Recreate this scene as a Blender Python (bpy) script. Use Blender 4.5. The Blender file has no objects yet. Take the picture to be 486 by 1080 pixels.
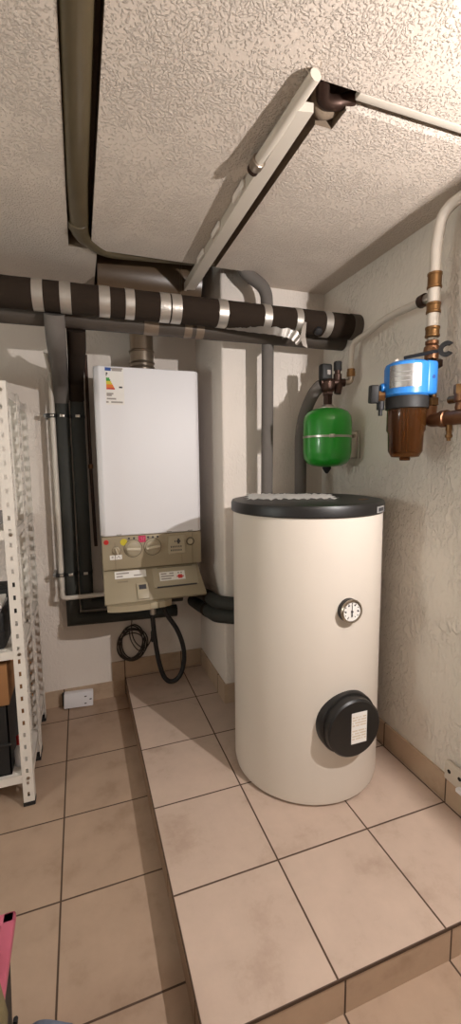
import bpy, bmesh, math, random
from mathutils import Vector, Matrix
random.seed(7)
PI = math.pi
COL = bpy.context.scene.collection
R = math.radians

# ------------------------------------------------------------------ materials
def srgb(r, g, b):
    f = lambda c: (c/255/12.92) if c/255 <= .04045 else ((c/255+.055)/1.055)**2.4
    return (f(r), f(g), f(b), 1)

def mat(name, col, rough=.5, metal=0., spec=.5, var=0., vscale=6., bump=0., bscale=40., bdist=.003, coat=0.):
    m = bpy.data.materials.new(name); m.use_nodes = True
    nt = m.node_tree; b = nt.nodes['Principled BSDF']
    b.inputs['Base Color'].default_value = col
    b.inputs['Roughness'].default_value = rough
    b.inputs['Metallic'].default_value = metal
    b.inputs['Specular IOR Level'].default_value = spec
    b.inputs['Coat Weight'].default_value = coat
    tc = nt.nodes.new('ShaderNodeTexCoord')
    if var > 0:
        n = nt.nodes.new('ShaderNodeTexNoise'); n.inputs['Scale'].default_value = vscale; n.inputs['Detail'].default_value = 5
        nt.links.new(tc.outputs['Object'], n.inputs['Vector'])
        mx = nt.nodes.new('ShaderNodeMix'); mx.data_type = 'RGBA'
        mx.inputs[6].default_value = tuple(c*(1-var) for c in col[:3]) + (1,)
        mx.inputs[7].default_value = tuple(min(1, c*(1+var)) for c in col[:3]) + (1,)
        nt.links.new(n.outputs['Fac'], mx.inputs[0]); nt.links.new(mx.outputs[2], b.inputs['Base Color'])
    if bump > 0:
        n2 = nt.nodes.new('ShaderNodeTexNoise'); n2.inputs['Scale'].default_value = bscale; n2.inputs['Detail'].default_value = 4
        nt.links.new(tc.outputs['Object'], n2.inputs['Vector'])
        bp = nt.nodes.new('ShaderNodeBump'); bp.inputs['Strength'].default_value = bump; bp.inputs['Distance'].default_value = bdist
        nt.links.new(n2.outputs['Fac'], bp.inputs['Height']); nt.links.new(bp.outputs['Normal'], b.inputs['Normal'])
    return m

def nn(nt, t, **kw):
    n = nt.nodes.new(t)
    for k, v in kw.items(): setattr(n, k, v)
    return n

def math_node(nt, op, a, b=None, c=None):
    n = nn(nt, 'ShaderNodeMath', operation=op)
    for i, v in enumerate((a, b, c)):
        if v is None: continue
        if isinstance(v, (int, float)): n.inputs[i].default_value = v
        else: nt.links.new(v, n.inputs[i])
    return n.outputs[0]

def plaster(name, col, kind):
    """rolled stucco (ceiling) or trowelled plaster with rough patches (walls)"""
    m = bpy.data.materials.new(name); m.use_nodes = True
    nt = m.node_tree; b = nt.nodes['Principled BSDF']
    b.inputs['Roughness'].default_value = .85 if kind != 'gloss' else .38
    b.inputs['Specular IOR Level'].default_value = .25 if kind != 'gloss' else .45
    geo = nn(nt, 'ShaderNodeNewGeometry')
    pos = geo.outputs['Position']
    big = nn(nt, 'ShaderNodeTexNoise'); big.inputs['Scale'].default_value = 2.2; big.inputs['Detail'].default_value = 4
    nt.links.new(pos, big.inputs['Vector'])
    mx = nn(nt, 'ShaderNodeMix', data_type='RGBA')
    mx.inputs[6].default_value = tuple(c*.93 for c in col[:3]) + (1,)
    mx.inputs[7].default_value = tuple(min(1, c*1.05) for c in col[:3]) + (1,)
    nt.links.new(big.outputs['Fac'], mx.inputs[0]); nt.links.new(mx.outputs[2], b.inputs['Base Color'])
    if kind == 'ceiling':
        warp = nn(nt, 'ShaderNodeTexNoise'); warp.inputs['Scale'].default_value = 18
        nt.links.new(pos, warp.inputs['Vector'])
        add = nn(nt, 'ShaderNodeMix', data_type='VECTOR'); add.inputs[0].default_value = .03
        nt.links.new(pos, add.inputs[4]); nt.links.new(warp.outputs['Color'], add.inputs[5])
        n1 = nn(nt, 'ShaderNodeTexNoise'); n1.inputs['Scale'].default_value = 150; n1.inputs['Detail'].default_value = 6; n1.inputs['Roughness'].default_value = .62
        nt.links.new(add.outputs[1], n1.inputs['Vector'])
        n2 = nn(nt, 'ShaderNodeTexNoise'); n2.inputs['Scale'].default_value = 7; n2.inputs['Detail'].default_value = 2
        nt.links.new(pos, n2.inputs['Vector'])
        thr = math_node(nt, 'MULTIPLY_ADD', n2.outputs['Fac'], -.7, .84)
        vo = nn(nt, 'ShaderNodeTexVoronoi', feature='SMOOTH_F1'); vo.inputs['Scale'].default_value = 150; vo.inputs['Smoothness'].default_value = .35
        nt.links.new(add.outputs[1], vo.inputs['Vector'])
        blob = math_node(nt, 'SUBTRACT', .62, vo.outputs['Distance'])
        d = math_node(nt, 'ADD', math_node(nt, 'MULTIPLY', math_node(nt, 'SUBTRACT', n1.outputs['Fac'], thr), 1.5), math_node(nt, 'MULTIPLY', blob, .9))
        h = nn(nt, 'ShaderNodeMapRange', interpolation_type='SMOOTHSTEP')
        h.inputs['From Min'].default_value = .02; h.inputs['From Max'].default_value = .42
        nt.links.new(d, h.inputs['Value'])
        n3 = nn(nt, 'ShaderNodeTexNoise'); n3.inputs['Scale'].default_value = 150; n3.inputs['Detail'].default_value = 3
        nt.links.new(pos, n3.inputs['Vector'])
        hh = math_node(nt, 'MULTIPLY_ADD', n3.outputs['Fac'], .25, h.outputs[0])
        bp = nn(nt, 'ShaderNodeBump'); bp.inputs['Strength'].default_value = .9; bp.inputs['Distance'].default_value = .0030
        nt.links.new(hh, bp.inputs['Height'])
    else:
        n1 = nn(nt, 'ShaderNodeTexNoise'); n1.inputs['Scale'].default_value = 42; n1.inputs['Detail'].default_value = 4
        mp = nn(nt, 'ShaderNodeMapping'); mp.inputs['Scale'].default_value = (1, 1, .55) 
        nt.links.new(pos, mp.inputs['Vector']); nt.links.new(mp.outputs[0], n1.inputs['Vector'])
        n2 = nn(nt, 'ShaderNodeTexNoise'); n2.inputs['Scale'].default_value = 3.2; n2.inputs['Detail'].default_value = 3
        nt.links.new(pos, n2.inputs['Vector'])
        mask = nn(nt, 'ShaderNodeMapRange', interpolation_type='SMOOTHSTEP')
        mask.inputs['From Min'].default_value = .42; mask.inputs['From Max'].default_value = .62
        nt.links.new(n2.outputs['Fac'], mask.inputs['Value'])
        ridge = math_node(nt, 'ABSOLUTE', math_node(nt, 'SUBTRACT', n1.outputs['Fac'], .5))
        h = nn(nt, 'ShaderNodeMapRange', interpolation_type='SMOOTHSTEP')
        h.inputs['From Min'].default_value = .0; h.inputs['From Max'].default_value = .13
        nt.links.new(ridge, h.inputs['Value'])
        hm = math_node(nt, 'MULTIPLY', h.outputs[0], math_node(nt, 'MULTIPLY_ADD', mask.outputs[0], .85, .15))
        n3 = nn(nt, 'ShaderNodeTexNoise'); n3.inputs['Scale'].default_value = 9; n3.inputs['Detail'].default_value = 3
        nt.links.new(pos, n3.inputs['Vector'])
        hh = math_node(nt, 'MULTIPLY_ADD', n3.outputs['Fac'], .9, hm)
        bp = nn(nt, 'ShaderNodeBump'); bp.inputs['Strength'].default_value = .5 if kind == 'wall' else .9; bp.inputs['Distance'].default_value = .0035 if kind == 'wall' else .0045
        nt.links.new(hh, bp.inputs['Height'])
    nt.links.new(bp.outputs['Normal'], b.inputs['Normal'])
    return m

def tiles(name, col, ox, oy, w, grout=.0045, axes='xy'):
    """ceramic tiles with dark joints; the grid lies on world axes"""
    m = bpy.data.materials.new(name); m.use_nodes = True
    nt = m.node_tree; b = nt.nodes['Principled BSDF']
    b.inputs['Specular IOR Level'].default_value = .35
    geo = nn(nt, 'ShaderNodeNewGeometry'); sep = nn(nt, 'ShaderNodeSeparateXYZ')
    nt.links.new(geo.outputs['Position'], sep.inputs[0])
    ds, ids = [], []
    for ax, o in zip(axes, (ox, oy)):
        u = math_node(nt, 'DIVIDE', math_node(nt, 'SUBTRACT', sep.outputs['xyz'.index(ax)], o), w)
        fl = math_node(nt, 'FLOOR', math_node(nt, 'ADD', u, .5)); ids.append(math_node(nt, 'FLOOR', u))
        ds.append(math_node(nt, 'MULTIPLY', math_node(nt, 'ABSOLUTE', math_node(nt, 'SUBTRACT', u, fl)), w))
    d = ds[0] if len(ds) == 1 else math_node(nt, 'MINIMUM', ds[0], ds[1])
    mk = nn(nt, 'ShaderNodeMapRange', interpolation_type='SMOOTHSTEP')
    mk.inputs['From Min'].default_value = grout*.45; mk.inputs['From Max'].default_value = grout*.75
    nt.links.new(d, mk.inputs['Value'])
    n1 = nn(nt, 'ShaderNodeTexNoise'); n1.inputs['Scale'].default_value = 7; n1.inputs['Detail'].default_value = 7; n1.inputs['Roughness'].default_value = .62
    cmb = nn(nt, 'ShaderNodeCombineXYZ')
    off = math_node(nt, 'MULTIPLY', ids[0], 3.7)
    nt.links.new(off, cmb.inputs[2])
    if len(ids) > 1: nt.links.new(math_node(nt, 'MULTIPLY', ids[1], 5.3), cmb.inputs[0])
    va = nn(nt, 'ShaderNodeVectorMath', operation='ADD')
    nt.links.new(geo.outputs['Position'], va.inputs[0]); nt.links.new(cmb.outputs[0], va.inputs[1])
    nt.links.new(va.outputs[0], n1.inputs['Vector'])
    rp = nn(nt, 'ShaderNodeValToRGB'); e = rp.color_ramp.elements
    e[0].position = .30; e[0].color = tuple(c*k for c, k in zip(col[:3], (.82, .79, .76))) + (1,)
    e[1].position = .68; e[1].color = tuple(min(1, c*1.09) for c in col[:3]) + (1,)
    x = e.new(.46); x.color = col
    nt.links.new(n1.outputs['Fac'], rp.inputs[0])
    mx = nn(nt, 'ShaderNodeMix', data_type='RGBA')
    mx.inputs[6].default_value = srgb(84, 66, 54)
    nt.links.new(mk.outputs[0], mx.inputs[0]); nt.links.new(rp.outputs[0], mx.inputs[7])
    nt.links.new(mx.outputs[2], b.inputs['Base Color'])
    rg = nn(nt, 'ShaderNodeMapRange'); rg.inputs['To Min'].default_value = .9; rg.inputs['To Max'].default_value = .42
    nt.links.new(mk.outputs[0], rg.inputs['Value']); nt.links.new(rg.outputs[0], b.inputs['Roughness'])
    bp = nn(nt, 'ShaderNodeBump'); bp.inputs['Strength'].default_value = .6; bp.inputs['Distance'].default_value = .002
    n4 = nn(nt, 'ShaderNodeTexNoise'); n4.inputs['Scale'].default_value = 30; n4.inputs['Detail'].default_value = 3
    nt.links.new(geo.outputs['Position'], n4.inputs['Vector'])
    nt.links.new(math_node(nt, 'MULTIPLY_ADD', n4.outputs['Fac'], .18, mk.outputs[0]), bp.inputs['Height'])
    nt.links.new(bp.outputs['Normal'], b.inputs['Normal'])
    return m

W = .333                      # tile size
S = .108                      # height of the raised floor
XR, YB, YP, XP, ZC = 1.015, 1.69, 1.225, .465, 2.177   # right wall, back wall, pillar front, pillar side, ceiling

M = dict(
    wall=plaster('wall_plaster', srgb(232, 222, 212), 'wall'),
    walld=plaster('wall_plaster_grey', srgb(224, 226, 222), 'wall'),
    wallr=plaster('wall_plaster_satin', srgb(232, 225, 214), 'gloss'),
    ceil=plaster('ceiling_stucco', srgb(216, 202, 188), 'ceiling'),
    floor=tiles('floor_tile', srgb(174, 149, 128), -.3126, .1983, W),
    plat=tiles('raised_floor_tile', srgb(192, 170, 154), 0, 0, W),
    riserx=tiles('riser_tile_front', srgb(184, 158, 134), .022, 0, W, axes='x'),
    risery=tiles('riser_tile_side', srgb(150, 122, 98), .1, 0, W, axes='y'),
    basex=tiles('baseboard_tile', srgb(186, 162, 138), .0, 0, W, axes='x'),
    basey=tiles('baseboard_tile_side', srgb(186, 162, 138), .002, 0, W, axes='y'),
    tank=mat('tank_jacket', srgb(222, 212, 200), .45, var=.02, vscale=3, bump=.08, bscale=5, bdist=.01),
    black=mat('black_plastic', srgb(26, 24, 23), .42, var=.08, vscale=20),
    blackm=mat('black_matt_plastic', srgb(26, 25, 25), .6, var=.1, vscale=30),
    cable=mat('cable_sheath', srgb(62, 54, 48), .6),
    rubber=mat('black_rubber', srgb(26, 25, 26), .55),
    enamel=mat('white_enamel', srgb(234, 232, 234), .5, coat=0., var=.008),
    beige=mat('boiler_beige', srgb(160, 147, 122), .5, var=.03, vscale=14),
    beiged=mat('boiler_beige_shade', srgb(124, 112, 92), .5, var=.03, vscale=14),
    beigel=mat('boiler_knob_beige', srgb(172, 160, 136), .42, var=.02),
    paper=mat('paper_white', srgb(236, 232, 226), .8, var=.02, vscale=30),
    cream=mat('paper_cream', srgb(214, 198, 176), .8, var=.05, vscale=60),
    ink=mat('dark_ink', srgb(58, 56, 60), .7), inkl=mat('pale_ink', srgb(160, 152, 146), .7),
    red=mat('red_plastic', srgb(196, 38, 34), .45), magenta=mat('magenta_sticker', srgb(196, 32, 84), .55),
    yellow=mat('yellow_sticker', srgb(206, 190, 50), .5), orange=mat('orange_print', srgb(226, 120, 34), .6),
    greenp=mat('green_print', srgb(60, 150, 62), .6), bluep=mat('blue_print', srgb(40, 76, 148), .6),
    green=mat('green_paint', srgb(34, 150, 40), .3, coat=.35, var=.03),
    steel=mat('bright_steel', srgb(196, 190, 182), .3, 1., var=.06, vscale=30),
    steeld=mat('dull_steel', srgb(172, 160, 146), .3, 1., var=.1, vscale=20),
    brass=mat('brass', srgb(140, 106, 70), .38, .9, var=.18, vscale=40),
    copper=mat('aged_copper', srgb(136, 98, 72), .42, .85, var=.28, vscale=30),
    bronze=mat('dark_bronze', srgb(66, 48, 40), .45, .7, var=.3, vscale=40),
    pipew=mat('white_plastic_pipe', srgb(206, 197, 185), .42, var=.03),
    pipewall=mat('painted_pipe', srgb(206, 196, 182), .5, var=.06),
    foam=mat('black_foam_insulation', srgb(45, 36, 29), .95, spec=.15, var=.12, vscale=18, bump=.25, bscale=60, bdist=.003),
    foamb=mat('brown_foam_insulation', srgb(72, 63, 55), .62, var=.2, vscale=14, bump=.25, bscale=40, bdist=.003),
    foamg=mat('grey_foam_insulation', srgb(108, 102, 97), .9, spec=.2, var=.08, vscale=24, bump=.2, bscale=80, bdist=.002),
    foamd=mat('dark_green_foam_insulation', srgb(56, 56, 52), .7, spec=.3, var=.14, vscale=14, bump=.2, bscale=60, bdist=.002),
    pvc=mat('glossy_brown_pipe', srgb(92, 80, 58), .32, var=.2, vscale=10),
    tape=mat('silver_tape', srgb(188, 182, 174), .38, .75, var=.12, vscale=30, bump=.35, bscale=50, bdist=.003),
    tapeb=mat('dull_brown_tape', srgb(128, 112, 96), .45, .4, var=.2, vscale=30),
    duct=mat('dark_sheet_metal', srgb(92, 74, 56), .3, .0, var=.18, vscale=8),
    chase=mat('raw_concrete', srgb(120, 104, 86), .9, var=.25, vscale=20, bump=.6, bscale=50, bdist=.006),
    blue=mat('blue_plastic', srgb(46, 126, 206), .38, var=.04),
    chrome=mat('chrome_print', srgb(214, 214, 214), .22, .9, var=.05),
    shelfw=mat('white_painted_steel', srgb(226, 218, 208), .45, var=.03),
    dark=mat('slot_dark', srgb(40, 36, 33), .9),
    card=mat('brown_cardboard', srgb(150, 106, 66), .85, var=.1, vscale=12),
    pleats=mat('brown_filter_paper', srgb(104, 70, 42), .8, var=.2, vscale=30),
    beigeh=mat('boiler_grip_beige', srgb(206, 196, 174), .4),
    ring=mat('knob_ring_print', srgb(92, 82, 66), .6),
    pink=mat('pink_plastic', srgb(192, 98, 118), .5, var=.06),
    olive=mat('olive_fabric', srgb(120, 108, 76), .9, var=.15, vscale=30, bump=.5, bscale=200),
    bluegrey=mat('blue_grey_fabric', srgb(112, 122, 142), .9, var=.1, vscale=30, bump=.4, bscale=200),
    greyplast=mat('grey_plastic', srgb(150, 148, 146), .5, var=.04),
    cloth=mat('white_cloth', srgb(250, 248, 244), .9, var=.04, vscale=20, bump=.4, bscale=120, bdist=.002),
)
# amber see-through plastic of the filter bowl
def amber():
    m = bpy.data.materials.new('amber_bowl'); m.use_nodes = True
    b = m.node_tree.nodes['Principled BSDF']
    b.inputs['Base Color'].default_value = srgb(128, 82, 44); b.inputs['Roughness'].default_value = .1
    b.inputs['Transmission Weight'].default_value = .85; b.inputs['IOR'].default_value = 1.3
    return m
M['amber'] = amber()

# ------------------------------------------------------------------ mesh helpers
class MB:
    def __init__(s): s.bm = bmesh.new()
    def _m(s, vs, mtx):
        bmesh.ops.transform(s.bm, matrix=mtx, verts=vs)
    def box(s, lo, hi, bev=0, seg=2, rot=None):
        lo = Vector(lo); hi = Vector(hi); c = (lo+hi)/2; d = hi-lo
        r = bmesh.ops.create_cube(s.bm, size=1)
        vs = r['verts']; bmesh.ops.scale(s.bm, vec=d, verts=vs)
        if bev > 0:
            es = list({e for v in vs for e in v.link_edges})
            rr = bmesh.ops.bevel(s.bm, geom=vs+es, offset=bev, segments=seg, profile=.5, affect='EDGES')
            vs = rr['verts'] if rr['verts'] else vs
            vs = list({v for f in rr['faces'] for v in f.verts} | {v for v in vs if v.is_valid})
            seen = set(vs); st = list(vs)
            while st:
                v = st.pop()
                for e in v.link_edges:
                    o = e.other_vert(v)
                    if o not in seen: seen.add(o); st.append(o)
            vs = list(seen)
        mt = Matrix.Translation(c)
        if rot is not None: mt = mt @ rot
        s._m(vs, mt); return s
    def prism(s, poly, axis, a, b):
        """extrude a 2-D outline along an axis; the outline uses the other two axes in order"""
        ax = 'xyz'.index(axis); oth = [i for i in range(3) if i != ax]
        def mk(v):
            out = []
            for p in poly:
                q = [0, 0, 0]; q[ax] = v; q[oth[0]], q[oth[1]] = p; out.append(s.bm.verts.new(q))
            return out
        A = mk(a); B = mk(b); n = len(A)
        s.bm.faces.new(A[::-1]); s.bm.faces.new(B)
        for i in range(n): s.bm.faces.new((A[i], A[(i+1) % n], B[(i+1) % n], B[i]))
        return s
    def lathe(s, prof, c=(0, 0, 0), axis=(0, 0, 1), n=32, cap=True):
        """revolve (radius, height) pairs about an axis through c"""
        q = Vector((0, 0, 1)).rotation_difference(Vector(axis).normalized())
        c = Vector(c); rings = []
        for r, h in prof:
            if r < 1e-6: rings.append([s.bm.verts.new(c + q @ Vector((0, 0, h)))])
            else: rings.append([s.bm.verts.new(c + q @ Vector((r*math.cos(2*PI*i/n), r*math.sin(2*PI*i/n), h))) for i in range(n)])
        for A, B in zip(rings, rings[1:]):
            if len(A) == 1 and len(B) == 1: continue
            for i in range(n):
                j = (i+1) % n
                if len(A) == 1: s.bm.faces.new((A[0], B[j], B[i]))
                elif len(B) == 1: s.bm.faces.new((A[i], A[j], B[0]))
                else: s.bm.faces.new((A[i], A[j], B[j], B[i]))
        for rg, fl in ((rings[0], True), (rings[-1], False)):
            if len(rg) > 1 and cap: s.bm.faces.new(rg[::-1] if fl else rg)
        return s
    def cyl(s, a, b, r, n=24, r2=None):
        a = Vector(a); b = Vector(b)
        return s.lathe([(r, 0), (r if r2 is None else r2, (b-a).length)], a, b-a, n)
    def tube(s, pts, r, n=16, fillet=.05, seg=8, closed=False, rad=None, mitre=False):
        p = fil([Vector(x) for x in pts], fillet, seg) if fillet > 0 else [Vector(x) for x in pts]
        t0 = (p[1]-p[0]).normalized()
        u = t0.orthogonal().normalized(); rings = []
        for i, q in enumerate(p):
            if i == 0: t = t0
            elif i == len(p)-1: t = (p[-1]-p[-2]).normalized()
            else: t = ((p[i+1]-q).normalized() + (q-p[i-1]).normalized()).normalized()
            u = (u - t*u.dot(t)).normalized(); v = t.cross(u)
            rr = r if rad is None else rad(i/(len(p)-1))
            off = [(u*math.cos(2*PI*k/n) + v*math.sin(2*PI*k/n))*rr for k in range(n)]
            if mitre and 0 < i < len(p)-1:
                a_ = (q-p[i-1]).normalized(); b_ = (p[i+1]-q).normalized(); w_ = b_-a_
                if w_.length > .05:
                    w_.normalize(); k_ = 1/max(.5, a_.dot(t)) - 1
                    off = [o_ + w_*o_.dot(w_)*k_ for o_ in off]
            rings.append([s.bm.verts.new(q + o_) for o_ in off])
        for A, B in zip(rings, rings[1:]):
            for k in range(n): s.bm.faces.new((A[k], A[(k+1) % n], B[(k+1) % n], B[k]))
        s.bm.faces.new(rings[0][::-1]); s.bm.faces.new(rings[-1])
        return s

def fil(p, r, seg):
    out = [p[0]]
    for i in range(1, len(p)-1):
        a = (p[i-1]-p[i]); b = (p[i+1]-p[i]); la, lb = a.length, b.length
        a.normalize(); b.normalize(); ang = a.angle(b)
        if ang > PI-.02: out.append(p[i]); continue
        d = min(r/math.tan(ang/2), la*.49, lb*.49)
        A = p[i]+a*d; B = p[i]+b*d
        for k in range(seg+1):
            t = k/seg
            out.append(A*(1-t)**2 + p[i]*2*t*(1-t)*1.0 + B*t*t)
    out.append(p[-1]); return out

def spline(P, n=10):
    """Catmull-Rom through points"""
    P = [Vector(x) for x in P]; Q = [P[0]*2-P[1]] + P + [P[-1]*2-P[-2]]; out = []
    for i in range(1, len(Q)-2):
        for k in range(n):
            t = k/n; a, b, c, d = Q[i-1:i+3]
            out.append(.5*((2*b) + (c-a)*t + (2*a-5*b+4*c-d)*t*t + (3*b-a-3*c+d)*t**3))
    out.append(P[-1]); return out

def wloc(o):
    v = Vector((0, 0, 0))
    while o is not None: v += o.location; o = o.parent
    return v

def obj(name, mb, m, parent=None, smooth=True, angle=35):
    """one mesh object from a builder in world coordinates"""
    bm = mb.bm if isinstance(mb, MB) else mb
    bmesh.ops.recalc_face_normals(bm, faces=bm.faces)
    me = bpy.data.meshes.new(name)
    if parent is not None: org = wloc(parent)
    else:
        xs = [v.co for v in bm.verts]
        lo = Vector([min(c[i] for c in xs) for i in range(3)]); hi = Vector([max(c[i] for c in xs) for i in range(3)])
        org = Vector(((lo.x+hi.x)/2, (lo.y+hi.y)/2, lo.z))
    bmesh.ops.translate(bm, vec=-org, verts=bm.verts)
    bm.to_mesh(me); bm.free()
    for mm in (m if isinstance(m, (list, tuple)) else [m]): me.materials.append(mm)
    if smooth:
        for p in me.polygons: p.use_smooth = True
        me.set_sharp_from_angle(angle=R(angle))
    o = bpy.data.objects.new(name, me); COL.objects.link(o)
    if parent is not None: o.parent = parent
    else: o.location = org
    return o

def tag(o, label, cat, group=None):
    o['label'] = label; o['category'] = cat
    if group: o['group'] = group
    return o

def thing(name, loc, label, cat, group=None):
    o = bpy.data.objects.new(name, None); COL.objects.link(o); o.location = loc; o.empty_display_size = .05
    return tag(o, label, cat, group)

def struct(name, mb, m, smooth=False):
    o = obj(name, mb, m, smooth=smooth); o['kind'] = 'structure'; return o

def copy_tree(o, parent=None):
    c = o.copy(); COL.objects.link(c); c.parent = parent
    for ch in list(o.children): copy_tree(ch, c)
    return c

def picture(name, rows, pal, o, ux, uy, parent, th=.0006):
    """flat printed label: o is its top-left corner, ux/uy the full width and height vectors; rows is a character map of its print"""
    o, ux, uy = Vector(o), Vector(ux), Vector(uy); nr, nc = len(rows), len(rows[0])
    nrm = ux.cross(uy).normalized()*-1
    keys = list(pal); bm = bmesh.new()
    P = [[bm.verts.new(o + ux*(c/nc) + uy*(r/nr) + nrm*th) for c in range(nc+1)] for r in range(nr+1)]
    for r in range(nr):
        for c in range(nc):
            f = bm.faces.new((P[r][c], P[r][c+1], P[r+1][c+1], P[r+1][c])); f.material_index = keys.index(rows[r][c])
    base = [bm.verts.new(o), bm.verts.new(o+ux), bm.verts.new(o+ux+uy), bm.verts.new(o+uy)]
    f = bm.faces.new(base)
    edge = [P[0], [P[r][nc] for r in range(nr+1)], P[nr][::-1], [P[r][0] for r in range(nr, -1, -1)]]
    for i, e in enumerate(edge):
        bm.faces.new([base[i]] + e + [base[(i+1) % 4]])
    return obj(name, bm, [pal[k] for k in keys], parent, smooth=False)

# ------------------------------------------------------------------ the room
XL, YF = -1.7, -3.0
b = MB(); b.box((XL-.1, YF-.1, -.1), (1.115, 1.8, 0)); struct('floor', b, M['floor'])
def raised():
    bm = bmesh.new(); x1, y1 = XR+.1, YB+.1
    t = [bm.verts.new(p) for p in ((0, 0, S), (x1, 0, S), (x1, y1, S), (0, y1, S))]
    n = [bm.verts.new(p) for p in ((0, 0, S-.009), (x1, 0, S-.009), (x1, y1, S-.009), (0, y1, S-.009))]
    q = [bm.verts.new(p) for p in ((.003, .003, S-.012), (x1, .003, S-.012), (x1, y1, S-.012), (.003, y1, S-.012))]
    d = [bm.verts.new(p) for p in ((.003, .003, 0), (x1, .003, 0), (x1, y1, 0), (.003, y1, 0))]
    bm.faces.new(t)
    for A, B, k in ((t, n, 0), (n, q, 3), (q, d, 1)):
        for i in range(4):
            f = bm.faces.new((A[i], A[(i+1) % 4], B[(i+1) % 4], B[i])); f.material_index = k if (k != 1 or i == 0) else 2
    bm.faces.new(d)
    return bm
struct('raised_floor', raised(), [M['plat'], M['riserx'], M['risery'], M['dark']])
b = MB(); b.box((XL-.1, YB, 0), (1.115, YB+.1, 2.6)); struct('wall_back', b, M['wall'])
b = MB(); b.box((XL-.1, YF-.1, 0), (XL, YB+.1, 2.6)); struct('wall_left', b, M['walld'])
b = MB(); b.box((XR, YF-.1, 0), (XR+.1, YB+.1, 2.6)); struct('wall_right', b, M['wallr'])
b = MB(); b.box((XL-.1, YF-.1, 0), (1.115, YF, 2.6)); struct('wall_front', b, M['walld'])
b = MB(); b.box((XP, YP, S), (XR+.05, YB+.05, 2.5), .012, 3); struct('pillar', b, M['wall'], smooth=True)

# ceiling with the open shaft above the boiler and two chases cut into it
def ceiling():
    H = (-.085, .60, 1.10, YB)          # shaft
    C1 = (.335, .402, .205, 1.10)       # chase towards the boiler
    C2 = (.335, 1.115, .160, .214)      # chase across to the right wall
    C3 = (.335, .45, .160, .275)        # pocket where the chases meet
    C4 = (-.190, -.108, YF-.1, 1.10)    # groove of the dark pipe
    xs = sorted({XL-.1, 1.115, *H[:2], *C1[:2], *C3[:2], C2[1], *C4[:2]})
    ys = sorted({YF-.1, YB+.1, *H[2:], *C1[2:], *C2[2:], *C3[2:]})
    def top(x, y):
        ins = lambda q: q[0] < x < q[1] and q[2] < y < q[3]
        if ins(H): return .28
        if ins(C3): return .075
        if ins(C1): return .055
        if ins(C2): return .038
        if ins(C4): return .07
        return 0
    bm = bmesh.new()
    T = [[top((xs[i]+xs[i+1])/2, (ys[j]+ys[j+1])/2) for j in range(len(ys)-1)] for i in range(len(xs)-1)]
    def quad(p, k):
        f = bm.faces.new([bm.verts.new(v) for v in p]); f.material_index = k
    for i in range(len(xs)-1):
        for j in range(len(ys)-1):
            z = ZC+T[i][j]; x0, x1, y0, y1 = xs[i], xs[i+1], ys[j], ys[j+1]
            quad(((x0, y0, z), (x1, y0, z), (x1, y1, z), (x0, y1, z)), 1 if T[i][j] else 0)
            if i+2 < len(xs) and T[i+1][j] != T[i][j]:
                z2 = ZC+T[i+1][j]; quad(((x1, y0, z), (x1, y1, z), (x1, y1, z2), (x1, y0, z2)), 1)
            if j+2 < len(ys) and T[i][j+1] != T[i][j]:
                z2 = ZC+T[i][j+1]; quad(((x0, y1, z), (x1, y1, z), (x1, y1, z2), (x0, y1, z2)), 2 if T[i][j] == .038 and xs[i] >= .44 else 1)
    a, c = (XL-.1, YF-.1), (1.115, YB+.1)
    quad(((a[0], a[1], 2.6), (c[0], a[1], 2.6), (c[0], c[1], 2.6), (a[0], c[1], 2.6)), 0)
    bmesh.ops.remove_doubles(bm, verts=bm.verts, dist=1e-5)
    return bm
struct('ceiling', ceiling(), [M['ceil'], M['chase'], M['ceil']])

# tile skirting
b = MB(); b.box((XL, YB-.01, 0), (-.0, YB, .092)); struct('baseboard_back', b, M['basex'])
b = MB(); b.box((-.072, YB-.011, .094), (0, YB, .206)); struct('trim_1', b, M['basex'])
b = MB(); b.box((.0, YB-.01, S), (XP, YB, S+.1)); struct('baseboard_recess', b, M['basex'])
b = MB(); b.box((XP-.01, YP-.01, S), (XP, YB-.01, S+.1)); struct('baseboard_pillar_side', b, M['basey'])
b = MB(); b.box((XP, YP-.01, S), (XR-.01, YP, S+.1)); struct('baseboard_pillar_front', b, M['basex'])
b = MB(); b.box((XR-.01, .0, S), (XR, YP, S+.1)); struct('baseboard_right', b, M['basey'])
b = MB(); b.box((XR-.01, YF, 0), (XR, .0, .1)); struct('baseboard_right.001', b, M['basey'])

# ------------------------------------------------------------------ hot water tank
TX, TY, TR = .646, .735, .2886
t = thing('hot_water_tank', (TX, TY, S), 'tall cream cylindrical hot water tank with black lid on the tiled platform', 'water tank')
b = MB(); b.lathe([(.262, 0), (.27, .006), (TR-.004, .012), (TR, .03), (TR, .7), (TR, 1.05), (TR-.004, 1.055)], (TX, TY, S), n=96); obj('jacket', b, M['tank'], t)
b = MB(); b.lathe([(TR+.004, 0), (TR+.007, .004), (TR+.007, .03), (TR+.003, .040), (TR-.02, .044), (TR-.05, .041), (0, .041)], (TX, TY, 1.157), n=96); lid = obj('lid', b, M['black'], t)
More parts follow.
